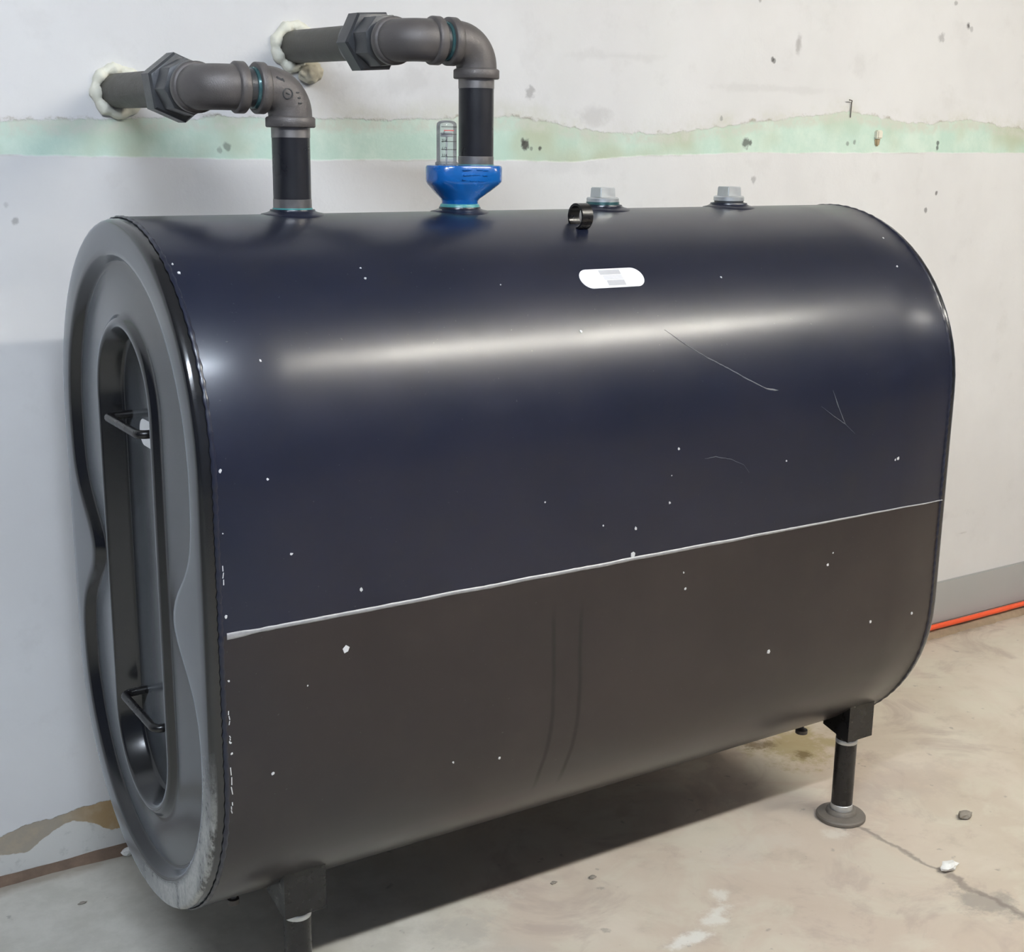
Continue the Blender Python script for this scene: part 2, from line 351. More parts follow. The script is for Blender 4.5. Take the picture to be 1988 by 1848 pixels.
PLASTER = simple('white_plaster', (0.85, 0.84, 0.80), 0.8, var=0.1, scale=150, bump=0.4)
ANCHOR = simple('cream_plastic', (0.80, 0.76, 0.64), 0.5, var=0.06)
ANCHORD = simple('brown_plastic', (0.42, 0.33, 0.20), 0.6, var=0.2)
NAILM = simple('rusty_nail', (0.20, 0.18, 0.16), 0.5, 0.5, var=0.3)
INK = simple('black_ink', (0.03, 0.03, 0.03), 0.5); REDINK = simple('red_ink', (0.75, 0.05, 0.05), 0.5)
REDF = simple('grey_float', (0.30, 0.30, 0.31), 0.5)
HOUSING = simple('white_lamp_housing', (0.75, 0.75, 0.73), 0.5, var=0.03)
def glass():
    t = NT('clear_plastic'); t.set((0.93, 0.96, 0.96), 0.06, 0, 0.5, IOR=1.45)
    tr = t.n('ShaderNodeBsdfTransparent'); tr.inputs[0].default_value = (0.93, 0.95, 0.95, 1)
    ms = t.n('ShaderNodeMixShader'); fr = t.n('ShaderNodeFresnel'); fr.inputs[0].default_value = 1.5
    gl = t.n('ShaderNodeBsdfGlossy'); gl.inputs[1].default_value = 0.05
    f = t.math('MULTIPLY_ADD', fr.outputs[0], 0.9, 0.04); t.l(f, ms.inputs[0]); t.l(tr.outputs[0], ms.inputs[1]); t.l(gl.outputs[0], ms.inputs[2])
    mil = t.n('ShaderNodeMixShader'); mil.inputs[0].default_value = 0.16
    df = t.n('ShaderNodeBsdfDiffuse'); df.inputs[0].default_value = (0.8, 0.8, 0.8, 1)
    t.l(ms.outputs[0], mil.inputs[1]); t.l(df.outputs[0], mil.inputs[2])
    t.l(mil.outputs[0], t.t.nodes['Material Output'].inputs[0]); return t.m
GLASS = glass()

# ------------------------------------------------------------------ the room
def struct(o): o['kind'] = 'structure'; return o
struct(box('floor', (-4.0, -3.30, -0.12), (7.0, WALLY+0.15, 0.0), FLOOR))
struct(box('wall_back', (-4.0, WALLY, 0.0), (7.0, WALLY+0.15, 2.80), WALL))
struct(box('ceiling', (-4.0, -3.30, 2.80), (7.0, WALLY+0.15, 2.92), CEIL))
struct(box('wall_front', (-4.0, -3.45, 0.0), (7.0, -3.30, 2.80), DARKWALL))
# grey base strip on the right-hand stretch of wall
bm = bmesh.new(); boxm(bm, (0.95, WALLY-0.006, 0.032), (7.0, WALLY-0.0002, 0.163))
bmesh.ops.bevel(bm, geom=[e for e in bm.edges if abs(e.verts[0].co.y-(WALLY-0.006)) < 1e-5 and abs(e.verts[1].co.y-(WALLY-0.006)) < 1e-5], offset=0.003, segments=2, affect='EDGES')
struct(bm_obj('baseboard_back', bm, BASEB, None, 40))
# uneven ridge of dirty mortar along the foot of the wall
for nm, xa, xb, big, mt in (('trim_1', -3.9, 0.9, 0.55, MORTARD), ('trim_2', 0.9, 6.9, 1.0, MORTAR)):
    rs = []; N = int((xb-xa)*45)
    for k in range(N+1):
        X = xa+(xb-xa)*k/N
        a = mnoise.noise(Vector((X*7, 0, 0))); b = mnoise.noise(Vector((X*19, 5, 0))); c = mnoise.noise(Vector((X*31, 9, 0)))
        hgt = big*(0.026+0.004*a+0.003*b); dep = big*(0.036+0.010*a+0.009*c)
        rs.append([Vector((X, WALLY+0.001, -0.002)), Vector((X, WALLY+0.001, hgt)), Vector((X, WALLY-dep*0.5, hgt*0.72+0.002*c)), Vector((X, WALLY-dep*0.85, hgt*0.3)), Vector((X, WALLY-dep, -0.002))])
    v, f = rings_mesh(rs); struct(mesh_obj(nm, v, f, mt, None, 60))

# ------------------------------------------------------------------ ceiling lamps
for i, (lx, ly, lz, ln, rz, colr, st) in enumerate(LAMPS):
    t = thing('strip_light', ['warm white strip light hanging from the ceiling, over the plugged half of the tank',
                              'unseen warm white fill lamp added beyond the plugged end of the tank',
                              'cool white strip light hanging from the ceiling, over the pipe end of the tank'][i], 'lamp', (lx, ly, lz), 'strip lights in one row')
    t.rotation_euler = (0, 0, rz)
    bm = bmesh.new(); boxm(bm, (-ln/2-.03, -.075, .012), (ln/2+.03, .075, .085)); bmesh.ops.bevel(bm, geom=bm.edges[:], offset=.008, segments=2, affect='EDGES')
    bm_obj('housing', bm, HOUSING, t, 40)
    e = NT('lamp_tube_glow_%s' % ('warm', 'added_fill', 'cool')[i]); e.set((1, 1, 1), 0.5); e.val(e.b.inputs['Emission Color'], (*colr, 1)); e.val(e.b.inputs['Emission Strength'], st)
    for s in (-1, 1):
        lathe('tube', [(0.004, -ln/2), (0.013, -ln/2+.002), (0.013, ln/2-.002), (0.004, ln/2)], e.m, t, (1, 0, 0), (0, s*0.018, -0.012), 12, smooth=30)
        for d in (-1, 1): box('lamp_holder', (d*ln/2-.012+d*.008, s*.018-.012, -.028), (d*ln/2+.012+d*.008, s*.018+.012, .014), HOUSING, t, .003)
    for d in (-.5, .5): box('hanger', (d*ln-.01, -.01, .08), (d*ln+.01, .01, 2.80-lz), GALV, t)

# ------------------------------------------------------------------ the tank
tank = thing('oil_tank', 'black steel oil tank, oval-ended, standing on four short legs by the wall', 'tank', (0, 0, ZC))
X0 = 0.021
# shell
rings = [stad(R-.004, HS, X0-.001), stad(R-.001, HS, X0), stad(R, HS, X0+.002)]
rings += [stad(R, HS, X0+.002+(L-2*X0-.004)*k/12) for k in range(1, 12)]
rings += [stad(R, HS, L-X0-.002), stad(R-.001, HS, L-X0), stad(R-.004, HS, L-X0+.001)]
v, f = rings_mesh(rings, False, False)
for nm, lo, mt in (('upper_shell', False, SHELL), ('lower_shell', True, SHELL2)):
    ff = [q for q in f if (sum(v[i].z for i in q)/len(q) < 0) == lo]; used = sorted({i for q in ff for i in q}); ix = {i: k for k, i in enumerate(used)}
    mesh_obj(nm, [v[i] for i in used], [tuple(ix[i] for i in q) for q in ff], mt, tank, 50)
# heads
def head(sign):
    prof = [(R-.0025, HS, X0+.004, 0), (R-.0025, HS, .011, 0), (R-.0032, HS, .007, 0), (R-.0055, HS, .003, 0), (R-.009, HS, .0008, 0), (R-.013, HS, 0, 0), (R-.03, HS, 0, 0), (.304, .209, 0, .088),
            (.298, .208, .0006, .094), (.294, .208, .003, .096), (.2870, .208, .0152, .097), (.2845, .208, .0178, .097), (.280, .208, .0185, .097), (.262, .21, .0185, .095), (.21, .235, .0165, .055), (.165, .258, .0145, .012), (.151, .266, .0140, 0), (.1435, .268, .0128, 0), (.1395, .268, .0062, 0), (.136, .268, .0040, 0), (.131, .268, .0030, 0),
            (.127, .268, .0040, 0), (.1245, .268, .0070, 0), (.117, .268, .036, 0), (.1145, .268, .0405, 0), (.109, .268, .0425, 0), (.09, .268, .0428, 0), (.05, .268, .0428, 0), (.004, .268, .0428, 0)]
    rg = [stad(a, h, x, pinch=p) for a, h, x, p in prof]
    if sign < 0: rg = [[Vector((L-p.x, p.y, p.z)) for p in r] for r in rg]
    v, f = rings_mesh(rg, False, True); return mesh_obj('end_plate', v, f, HEAD, tank, 60)
hl = head(1); head(-1); hl['label'] = 'stamped oval end plate with a waisted recess and central slot'
# weld bead around each end, lumpy
def bead(xw):
    c = stad(R-.0008, HS, xw, 90, 150); rg = []
    for k, p in enumerate(c):
        a = c[(k+1) % len(c)]-c[k-1]; a.normalize(); out = a.cross(Vector((1, 0, 0))); 
        if out.dot(Vector((0, p.y, p.z-max(-HS, min(HS, p.z))))) < 0: out = -out
        r = .0028*(1+.22*math.sin(k*1.9)+.25*mnoise.noise(p*90))
        rg.append([p+Vector((1, 0, 0))*(r*1.35*math.cos(q*math.pi/3))+out*(r*.8*math.sin(q*math.pi/3)) for q in range(6)])
    v, f = rings_mesh(rg, closed=True); return mesh_obj('weld_bead', v, f, SHELL, tank, 70)
bead(X0+.001); bead(L-X0-.001)
# silvery longitudinal lap seam on the front
rg = []
for k in range(121):
    X = .030+(1.516-.030)*k/120; 
    thin = 1.0 if X < .85 else max(.35, 1-(X-.85)*0.95)
    wz = (.0037+.0006*mnoise.noise(Vector((X*70, 1, 2))))*thin*(1.5 if X < .055 else 1); zz = .0012*mnoise.noise(Vector((X*14, 3, 7)))-0.0006
    rg.append([Vector((X, -R+.0005, zz-wz)), Vector((X, -R-.0012, zz-wz*.6)), Vector((X, -R-.0018, zz)), Vector((X, -R-.0012, zz+wz*.6)), Vector((X, -R+.0005, zz+wz))])
v, f = rings_mesh(rg); o = mesh_obj('seam', v, f, SEAM, tank, 60); o['label'] = 'silver weld seam along the front of the tank'
# point on the front surface from (x, arc length)
def surf(x, s, off=0.0):
    r = R+off
    if abs(s) <= HS: return Vector((x, -r, s)), Vector((0, -1, 0))
    sg = 1 if s > 0 else -1; a = (abs(s)-HS)/R; n = Vector((0, -math.cos(a), sg*math.sin(a)))
    return Vector((x, 0, sg*HS))+n*r, n
# chipped paint specks and scratches
CHIPS = [(0.03, 0.556, 3), (0.013+.02, 0.537, 5), (0.312, 0.531, 3), (0.311, 0.509, 4), (0.539, 0.483, 2), (0.992, 0.475, 3), (0.657, 0.39, 4), (0.109, 0.383, 3), (0.834, 0.179, 4), (0.821, 0.134, 2), (0.819, 0.087, 4), (0.748, 0.052, 5), (0.745, 0.007, 8), (0.68, 0.067, 3), (0.564, 0.122, 3), (1.378, 0.1, 5), (1.37, 0.098, 4), (1.208, -0.085, 5), (1.22, -0.064, 3), (0.862, -0.073, 5), (0.857, -0.043, 3), (1.338, -0.222, 5), (1.456, -0.226, 5), (1.071, -0.231, 6), (0.213, -0.056, 8), (0.239, 0.033, 5), (0.15, -0.1, 2), (0.098, 0.217, 3), (0.130, 0.104, 4), (0.03, 0.028, 4), (0.03, 0.237, 4), (0.029, -0.161, 3), (0.03, -0.178, 3), (0.03, -0.067, 3), (0.092, -0.225, 4), (0.491, -0.306, 4), (1.085, 0.129, 3), (0.401, -0.289, 3), (1.463, 0.556, 4), (1.441, 0.478, 4), (0.03, 0.149, 2)]
bm = bmesh.new()
for x, s, sz in CHIPS:
    r = sz*0.00070; p, n = surf(x, s, .0001); a = Vector((1, 0, 0)); b = n.cross(a); k = random.randint(5, 7); ph = random.random()*6
    top = []; bot = []
    for i in range(k):
        q = r*random.uniform(.6, 1.25); d = a*(q*math.cos(ph+6.283*i/k))+b*(q*1.1*math.sin(ph+6.283*i/k))
        top.append(bm.verts.new(p+d*.8+n*.0006)); bot.append(bm.verts.new(p+d-n*.0008))
    bm.faces.new(top)
    for i in range(k): bm.faces.new((bot[i], bot[(i+1) % k], top[(i+1) % k], top[i]))
o = bm_obj('paint_chips', bm, CHIP, tank); tag(o, 'small bare specks where black paint has chipped', kind='stuff')
SCR = [[(0.825, 0.382), (0.861, 0.354), (0.905, 0.327), (0.952, 0.303), (0.985, 0.285), (1.032, 0.263), (1.058, 0.259)], [(1.191, 0.248), (1.207, 0.216), (1.229, 0.18)], [(1.163, 0.221), (1.198, 0.199), (1.226, 0.183), (1.255, 0.161)], [(0.892, 0.155), (0.917, 0.156), (0.953, 0.147), (0.984, 0.133), (0.997, 0.118)]]
WID = [1.7, 1.9, 1.3, .6]
for pts, wd in zip(SCR, WID):
    dense = []
    for (xa, sa), (xb, sb) in zip(pts, pts[1:]):
        for k in range(8): dense.append((xa+(xb-xa)*k/8, sa+(sb-sa)*k/8))
    dense.append(pts[-1]); rg = []
    for i, (x, s) in enumerate(dense):
        wv = .0008*mnoise.noise(Vector((x*120, s*120, 0))); e = min(1, i/6, (len(dense)-1-i)/3+.05)*wd*(.0009+.0006*mnoise.noise(Vector((x*60, s*40, 4)))) + 1e-4
        p, n = surf(x, s+wv); d = Vector((dense[min(i+1, len(dense)-1)][0]-dense[max(i-1, 0)][0], 0, 0)) + n.cross(Vector((1, 0, 0)))*(-(dense[min(i+1, len(dense)-1)][1]-dense[max(i-1, 0)][1]))
        sd = n.cross(d).normalized()
        rg.append([p+sd*e-n*.0005, p+sd*e*.5+n*.0004, p-sd*e*.5+n*.0004, p-sd*e-n*.0005])
    v, f = rings_mesh(rg); mesh_obj('scratch', v, f, SCRATCH, tank, 60)
# flaked strip of bare metal beside the left weld
bm = bmesh.new()
for s0, s1 in ((.103, .073), (-.199, -.245), (-.255, -.275), (-.112, -.135), (-.15, -.162)):
    for k in range(3):
        a = s0+(s1-s0)*k/3; b = s0+(s1-s0)*(k+.8)/3; p, n = surf(.0285+random.uniform(-.001, .001), a); q, m = surf(.0285+random.uniform(-.001, .001), b); h = Vector((.0009, 0, 0))
        vs = [bm.verts.new(z) for z in (p-h-n*.0005, p+h-n*.0005, q+h-m*.0005, q-h-m*.0005, p-h*.6+n*.0005, p+h*.6+n*.0005, q+h*.6+m*.0005, q-h*.6+m*.0005)]
        for fc in ((4, 5, 6, 7), (0, 1, 5, 4), (1, 2, 6, 5), (2, 3, 7, 6), (3, 0, 4, 7)): bm.faces.new([vs[i] for i in fc])
tag(bm_obj('flaked_paint', bm, CHIP, tank), 'thin flaked paint marks beside the end weld', kind='stuff')
# patch on a curved or flat surface
def surf_patch(name, x0, x1, s0, s1, rad, off, mat, parent, thick=.0006, nx=40, skew=0.0):
    """rounded rectangle label wrapped on the tank front"""
    cx, cs, hx, hs = (x0+x1)/2, (s0+s1)/2, (x1-x0)/2, (s1-s0)/2; out = []
    rad = min(rad, hs-1e-5, hx-1e-5)
    for qx, qs, a0 in ((hx-rad, hs-rad, 0), (-(hx-rad), hs-rad, 90), (-(hx-rad), -(hs-rad), 180), (hx-rad, -(hs-rad), 270)):
        for k in range(9):
            a = math.radians(a0+90*k/8); out.append((qx+rad*math.cos(a), qs+rad*math.sin(a)))
    levels = [1.0, .8, .55, .3, .05]; vs = []; fs = []; n = len(out)
    for li, lv in enumerate([1.0]+levels):
        for (a, b) in out:
            p, nn = surf(cx+a*lv+skew*b*lv, cs+b*lv, -.0006 if li == 0 else off+thick); vs.append(p)
    for li in range(len(levels)):
        for k in range(n): fs.append((li*n+k, li*n+(k+1) % n, (li+1)*n+(k+1) % n, (li+1)*n+k))
    fs.append(tuple(range(len(levels)*n, (len(levels)+1)*n)))
    return mesh_obj(name, vs, fs, mat, parent, 60)
lab = surf_patch('label', .694, .824, .4655, .5055, .0195, 0, LABELW, tank); lab['label'] = 'white oval sticker with grey print on the shoulder of the tank'
surf_patch('print', .738, .781, .4925, .5025, .001, .0006, LABELG, lab, .0002)
surf_patch('print', .742, .781, .4815, .4915, .001, .0006, LABELG2, lab, .0002)
surf_patch('print', .745, .781, .4695, .4805, .001, .0006, LABELG, lab, .0002)
# handles across the slot in the left end plate
for hz in (.241, -.236):
    st = []; rc = .014; rb = .0068; xf, xb, hw = .0015, .046, .083
    st += [((xb, hw, 0), (-1, 0, 0), rb), ((xf+rc, hw, 0), (-1, 0, 0), rb)]
    for k in range(1, 8): a = k/8*math.pi/2; st.append(((xf+rc-rc*math.sin(a), hw-rc+rc*math.cos(a), 0), (-math.cos(a), -math.sin(a), 0), rb))
    st += [((xf, hw-rc, 0), (0, -1, 0), rb), ((xf, -hw+rc, 0), (0, -1, 0), rb)]
    for k in range(1, 8): a = k/8*math.pi/2; st.append(((xf+rc-rc*math.cos(a), -hw+rc-rc*math.sin(a), 0), (math.sin(a), -math.cos(a), 0), rb))
    st += [((xf+rc, -hw, 0), (1, 0, 0), rb), ((xb, -hw, 0), (1, 0, 0), rb)]
    v, f = rings_mesh(sweep(st, 14)); v = [p+Vector((0, 0, hz)) for p in v]
    o = mesh_obj('handle', v, f, BLACKPAINT, tank, 60); o['label'] = 'bent black bar handle across the end slot'
# white sticker inside the slot
def yz_patch(name, cy, cz, hy, hz, x, mat, parent, th=.0006):
    out = []; rad = min(hy, hz)-1e-4
    for qy, qz, a0 in ((hy-rad, hz-rad, 0), (-(hy-rad), hz-rad, 90), (-(hy-rad), -(hz-rad), 180), (hy-rad, -(hz-rad), 270)):
        for k in range(9): a = math.radians(a0+90*k/8); out.append((cy+qy+rad*math.cos(a), cz+qz+rad*math.sin(a)))
    v, f = rings_mesh([[Vector((x+.0006, a, b)) for a, b in out], [Vector((x-th, a, b)) for a, b in out]]); return mesh_obj(name, v, f, mat, parent, 30)
o = yz_patch('label', -.018, .222, .062, .0215, .0428, LABELW, tank); o['label'] = 'white oval sticker inside the slot of the end plate'
box('print', (.0418, -.048, .206), (.0428, -.012, .238), LABELG2, o)
# lifting loop on the shoulder
p, n = surf(.775, HS+R*math.radians(69.5))
cy, cz = p.y+n.y*.017, p.z+n.z*.017
rg = []
for k in range(36):
    a = 2*math.pi*k/36; d = Vector((0, math.cos(a), math.sin(a))); c = Vector((0, cy, cz))
    rg.append([Vector((.764, 0, 0))+c+d*.0225, Vector((.786, 0, 0))+c+d*.0225, Vector((.786, 0, 0))+c+d*.0188, Vector((.764, 0, 0))+c+d*.0188])
v, f = rings_mesh(rg, closed=True); o = mesh_obj('lifting_loop', v, f, BLACKPAINT, tank, 40); o['label'] = 'short black steel loop welded to the tank shoulder'
# threaded bungs on top
for bx in (.296, .608, .915, 1.224):
    # flared collar: saddle skirt that follows the shell
    rg = []
    for rad, dz in ((.052, -.001), (.050, .0012), (.042, .0026), (.0365, .0044), (.0357, .0072), (.0315, .0078), (.029, .002)):
        ring = []
        for k in range(48):
            a = 2*math.pi*k/48; yy = rad*math.sin(a); base = HS+math.sqrt(R*R-yy*yy) if dz < .0035 else HS+R
            ring.append(Vector((bx+rad*math.cos(a), yy, base+dz)))
        rg.append(ring)
    v, f = rings_mesh(rg, False, True); mesh_obj('bung', v, f, SHELL, tank, 40)
# bottom outlet stub
o = lathe('drain_stub', [(.005, .590), (.005, .535)], SHELL, tank, (0, 0, -1), (1.462, -.062, 0), 16)
lathe('drain_plug', [(.006, .597), (.0135, .596), (.0135, .588), (.005, .586)], IRON, o, (0, 0, -1), (1.462, -.062, 0), 18)
o = lathe('drain_stub', [(.006, .572), (.006, .525)], SHELL, tank, (0, 0, -1), (.118, -.085, 0), 16)
lathe('drain_plug', [(.006, .580), (.010, .579), (.010, .570), (.006, .568)], IRON, o, (0, 0, -1), (.118, -.085, 0), 18)
# legs
def leg(lx, ly):
    e = bpy.data.objects.new('leg', None); e.location = (lx, ly, 0); link(e, tank); sg = -1 if ly < 0 else 1
    # bracket: outer face + two cheeks + underside, top edge cut to the tank's curve
    bm = bmesh.new(); hw, dp, th = .036, .036, .005; zbot = -.536
    def ztop(y): return -HS-math.sqrt(R*R-min(abs(y), R-.001)**2)+.004
    def wall(pts):   # pts: list of (x,y) along plate, extruded to top surface
        pass
    def slab(x0, x1, y0, y1, zb0, zb1, lift=.0):
        ys = [y0+(y1-y0)*k/8 for k in range(9)]; cols = []
        for k, y in enumerate(ys):
            zb = zb0+(zb1-zb0)*k/8; zt = ztop(ly+y)+lift
            cols.append([bm.verts.new((x0, y, zb)), bm.verts.new((x1, y, zb)), bm.verts.new((x1, y, zt)), bm.verts.new((x0, y, zt))])
        for a, b in zip(cols, cols[1:]):
            for i in range(4): bm.faces.new((a[i], a[(i+1) % 4], b[(i+1) % 4], b[i]))
        bm.faces.new(cols[0][::-1]); bm.faces.new(cols[-1])
    fo = sg*dp; 
    slab(-hw, hw, fo-sg*th, fo, zbot, zbot, .007)               # outer plate
    for s in (-1, 1):
        slab(s*hw-(th if s > 0 else 0), s*hw+(th if s < 0 else 0), -fo, fo-sg*th, zbot+.016, zbot, 0)
    slab(-.022, .022, -.018, .018, zbot+.002, zbot+.002, 0)      # pipe socket block
    bm_obj('bracket', bm, BLACKPAINT, e, 30)
    lathe('leg_pipe', [(.0225, -.70), (.0225, -.555), (.0225, -.50)], BLACKPAINT, e, n=28)
    o = lathe('worn_band', [(.0224, -.5565), (.0231, -.5555), (.0231, -.5475), (.0224, -.5465)], GALV, e, n=28); o['label'] = 'bare silver band at the top of the leg'
    o = lathe('bare_end', [(.0224, -.7185), (.0233, -.7175), (.0233, -.6985), (.0224, -.6975)], GALV, e, n=28); o['label'] = 'bare grey threaded end of the leg'
    lathe('foot_flange', [(.050, -.7328), (.0525, -.7310), (.0525, -.7255), (.050, -.7225), (.040, -.7205), (.033, -.7190), (.031, -.7125), (.0285, -.7105), (.0234, -.7105)], FOOTM, e, n=48)
    return e
for lx in (.181, 1.448):
    for ly in (-.207, .238): leg(lx, ly)

# ------------------------------------------------------------------ pipework
def elbow(name, corner, d1, d2, mat, parent, ctf=.0585, rb=.0345, rcol=.0392, rc=.040):
    """90 degree fitting: enters from corner+d1*ctf, leaves at corner+d2*ctf"""
    c = Vector(corner); d1 = Vector(d1); d2 = Vector(d2); cl = .016; st = []
    def P(s, d): return c+d*s
    st += [(P(ctf, d1), -d1, .029), (P(ctf, d1), -d1, rcol-.0015), (P(ctf-.0015, d1), -d1, rcol), (P(ctf-cl+.002, d1), -d1, rcol), (P(ctf-cl, d1), -d1, rcol-.002), (P(ctf-cl-.001, d1), -d1, rb)]
    cen = c+d1*rc+d2*rc
    for k in range(0, 15):
        a = k/14*math.pi/2; st.append((cen-d2*(rc*math.cos(a))-d1*(rc*math.sin(a)), -d1*math.cos(a)+d2*math.sin(a), rb))
    st += [(P(ctf-cl-.001, d2), d2, rb), (P(ctf-cl, d2), d2, rcol-.002), (P(ctf-cl+.002, d2), d2, rcol), (P(ctf-.0015, d2), d2, rcol), (P(ctf, d2), d2, rcol-.0015), (P(ctf, d2), d2, .029)]
    v, f = rings_mesh(sweep(st, 44)); return mesh_obj(name, v, f, mat, parent, 50)
def pipe_run(t, bx, zfoot, zax, ex, hexrot, tl):
    """riser at bx, horizontal run towards -x to ex, then back into the wall (thing's origin on the wall axis base)"""
    pr = .0302
    lathe('riser', [(pr, zfoot), (pr, zax-.04)], BLACKPIPE, t, (0, 0, 1), (bx, 0, 0))
    o = lathe('bare_thread', [(pr, zax-.0745), (pr+.0006, zax-.074), (pr+.0006, zax-.0575), (pr, zax-.057)], STEEL, t, origin=(bx, 0, 0)); 
    lathe('bare_thread', [(pr, zfoot+.003), (pr+.0006, zfoot+.0035), (pr+.0006, zfoot+.017), (pr, zfoot+.0175)], STEEL, t, origin=(bx, 0, 0))
    lathe('sealant_ring', [(pr, zfoot-.002), (pr+.0022, zfoot-.001), (pr+.0016, zfoot+.0035), (pr, zfoot+.004)], TEAL, t, origin=(bx, 0, 0))
    e1 = elbow('elbow', (bx, 0, zax), (0, 0, -1), (-1, 0, 0), IRON, t)
    lathe('close_nipple', [(pr-.001, ex+.04), (pr-.001, bx-.04)], IRON2, t, (1, 0, 0), (0, 0, zax))
    lathe('sealant_ring', [(pr-.002, bx-.0640), (pr+.0010, bx-.0630), (pr+.0020, bx-.0590), (pr, bx-.0570)], TEALD, t, (1, 0, 0), (0, 0, zax))
    elbow('elbow', (ex, 0, zax), (1, 0, 0), (0, 1, 0), IRON, t)
    # union between second elbow and wall pipe
    u = bpy.data.objects.new('union', None); link(u, t)
    lathe('nipple', [(pr, .045), (pr, .09)], IRON2, u, (0, 1, tl), (ex, 0, zax))
    lathe('union_end', [(.036, .070), (.0425, .072), (.0435, .076), (.0435, .118), (.042, .121)], IRON2, u, (0, 1, tl), (ex, 0, zax), 8, hexrot*.6, smooth=20)
    lathe('union_nut', [(.043, .116), (.051, .118), (.0545, .123), (.0545, .158), (.051, .163), (.042, .164)], IRON2, u, (0, 1, tl), (ex, 0, zax), 6, hexrot, smooth=20)
    lathe('union_tail', [(.038, .160), (.038, .186), (.036, .189), (.03, .189)], IRON2, u, (0, 1, tl), (ex, 0, zax), 36)
    lathe('wall_pipe', [(pr, .17), (pr, WALLY+.10)], OLDPIPE, t, (0, 1, tl), (ex, 0, zax))
    return e1
vent = thing('vent_pipe', 'black and iron pipe with two elbows rising bare from the tank top, without a gauge', 'pipe', (0, 0, ZC))
e1 = pipe_run(vent, .296, HS+R+.006, .752, .161, math.radians(-8), .010)
# raised foundry marks on the front elbow
def xz_bar(bm, x, z, y, ln, wd, ang, hgt=.0012):
    m = Matrix.Translation((x, y, z)) @ Matrix.Rotation(ang, 4, 'Y'); boxm(bm, (-ln/2, -hgt, -wd/2), (ln/2, .003, wd/2), m)
def elbow_front_y(x, z, bx, zax, rb=.0345, rc=.04):
    dx, dz = x-(bx-rc), z-(zax-rc); rad = math.hypot(dx, dz)-rc; return -math.sqrt(max(1e-8, rb*rb-rad*rad))
bm = bmesh.new(); bx, zax = .296, .752
for dx, dz, ln, wd, an in ((-.030, .014, .010, .0022, .5), (-.024, .012, .006, .0022, .9), (-.001, -.006, .005, .0018, 0), (.001, -.014, .005, .0018, 0), (.002, -.022, .006, .0018, 0)):
    xz_bar(bm, bx+dx, zax+dz, elbow_front_y(bx+dx, zax+dz, bx, zax), ln, wd, an)
for k in range(14):
    a = 2*math.pi*k/14; xx = bx-.018+.0075*math.cos(a); zz = zax-.008+.0075*math.sin(a)
    xz_bar(bm, xx, zz, elbow_front_y(xx, zz, bx, zax), .004, .0016, -a+math.pi/2)
xz_bar(bm, bx-.018, zax-.008, elbow_front_y(bx-.018, zax-.008, bx, zax), .006, .0016, .4)
o = bm_obj('cast_marks', bm, IRON2, e1, None); tag(o, 'raised foundry marks cast into the elbow')

fill = thing('fill_pipe', 'black and iron pipe with two elbows rising from the blue gauge fitting', 'pipe', (0, 0, ZC))
pipe_run(fill, .640, .634, .838, .508, math.radians(26), .024)

# blue tank fitting with float gauge
gf = thing('gauge_fitting', 'glossy blue cast fitting with a clear float gauge, screwed into the tank top', 'gauge', (.608, 0, ZC+HS+R))
def oval(cx, ax, ay, z, n=56, ex=2.6):
    out = []
    for k in range(n):
        a = 2*math.pi*k/n; c, s = math.cos(a), math.sin(a)
        out.append(Vector((cx+ax*math.copysign(abs(c)**(2/ex), c), ay*math.copysign(abs(s)**(2/ex), s), z)))
    return out
rg = [oval(0, .0315, .0315, .006, ex=2), oval(0, .0315, .0315, .017, ex=2), oval(.0005, .034, .033, .021, ex=2), oval(.004, .050, .038, .034), oval(.0075, .064, .043, .0455), oval(.0085, .0675, .0445, .050), oval(.0085, .0680, .0445, .054), oval(.0085, .0680, .0445, .0735), oval(.0085, .0665, .0430, .0765), oval(.0085, .062, .039, .0775)]
v, f = rings_mesh(rg); body = mesh_obj('body', v, f, BLUE, gf, 40)
# worn raised lettering ridges on the casting's face
bm = bmesh.new()
for x0, z0, ln in ((-.012, .070, .016), (.012, .070, .010), (.024, .0695, .012), (-.014, .0615, .010), (.002, .062, .022), (.024, .061, .010), (.000, .052, .012), (.016, .0515, .010), (-.018, .054, .006)):
    boxm(bm, (x0-ln/2, -.0456, z0-.0008), (x0+ln/2, -.043, z0+.0008))
bm_obj('raised_lettering', bm, BLUE, body)
lathe('sealant_ring', [(.030, .003), (.0345, .004), (.0345, .0095), (.0325, .0125), (.030, .013)], TEAL, gf, n=40)
gx = -.0265
lathe('gauge_collar', [(.014, .0765), (.0195, .0768), (.0195, .0815), (.0182, .083), (.014, .083)], GLASS, gf, origin=(gx, 0, 0), n=36)
tube = lathe('gauge_tube', [(.0160, .078), (.0172, .080), (.0172, .142), (.0165, .1465), (.0135, .1495), (.008, .151), (.0005, .1515)], GLASS, gf, origin=(gx, 0, 0), n=36, smooth=60)
tube['label'] = 'clear plastic gauge tube with printed scale'
lathe('float_stem', [(.0016, .060), (.0016, .126)], GALV, gf, origin=(gx, 0, 0), n=10)
lathe('float_disc', [(.003, .124), (.0105, .1245), (.0105, .131), (.003, .1315)], REDF, gf, origin=(gx, 0, 0), n=28)
def arc_mark(zc, a0, a1, mat, hz=.0006, name='scale_mark'):
    rg = []
    for k in range(13):
        a = math.radians(a0+(a1-a0)*k/12); d = Vector((math.cos(a), math.sin(a), 0)); c = Vector((gx, 0, zc))
        rg.append([c+d*.0171+Vector((0, 0, -hz)), c+d*.0176+Vector((0, 0, -hz)), c+d*.0176+Vector((0, 0, hz)), c+d*.0171+Vector((0, 0, hz))])
    v, f = rings_mesh(rg); return mesh_obj(name, v, f, mat, tube)
arc_mark(.1345, -135, -75, REDINK)
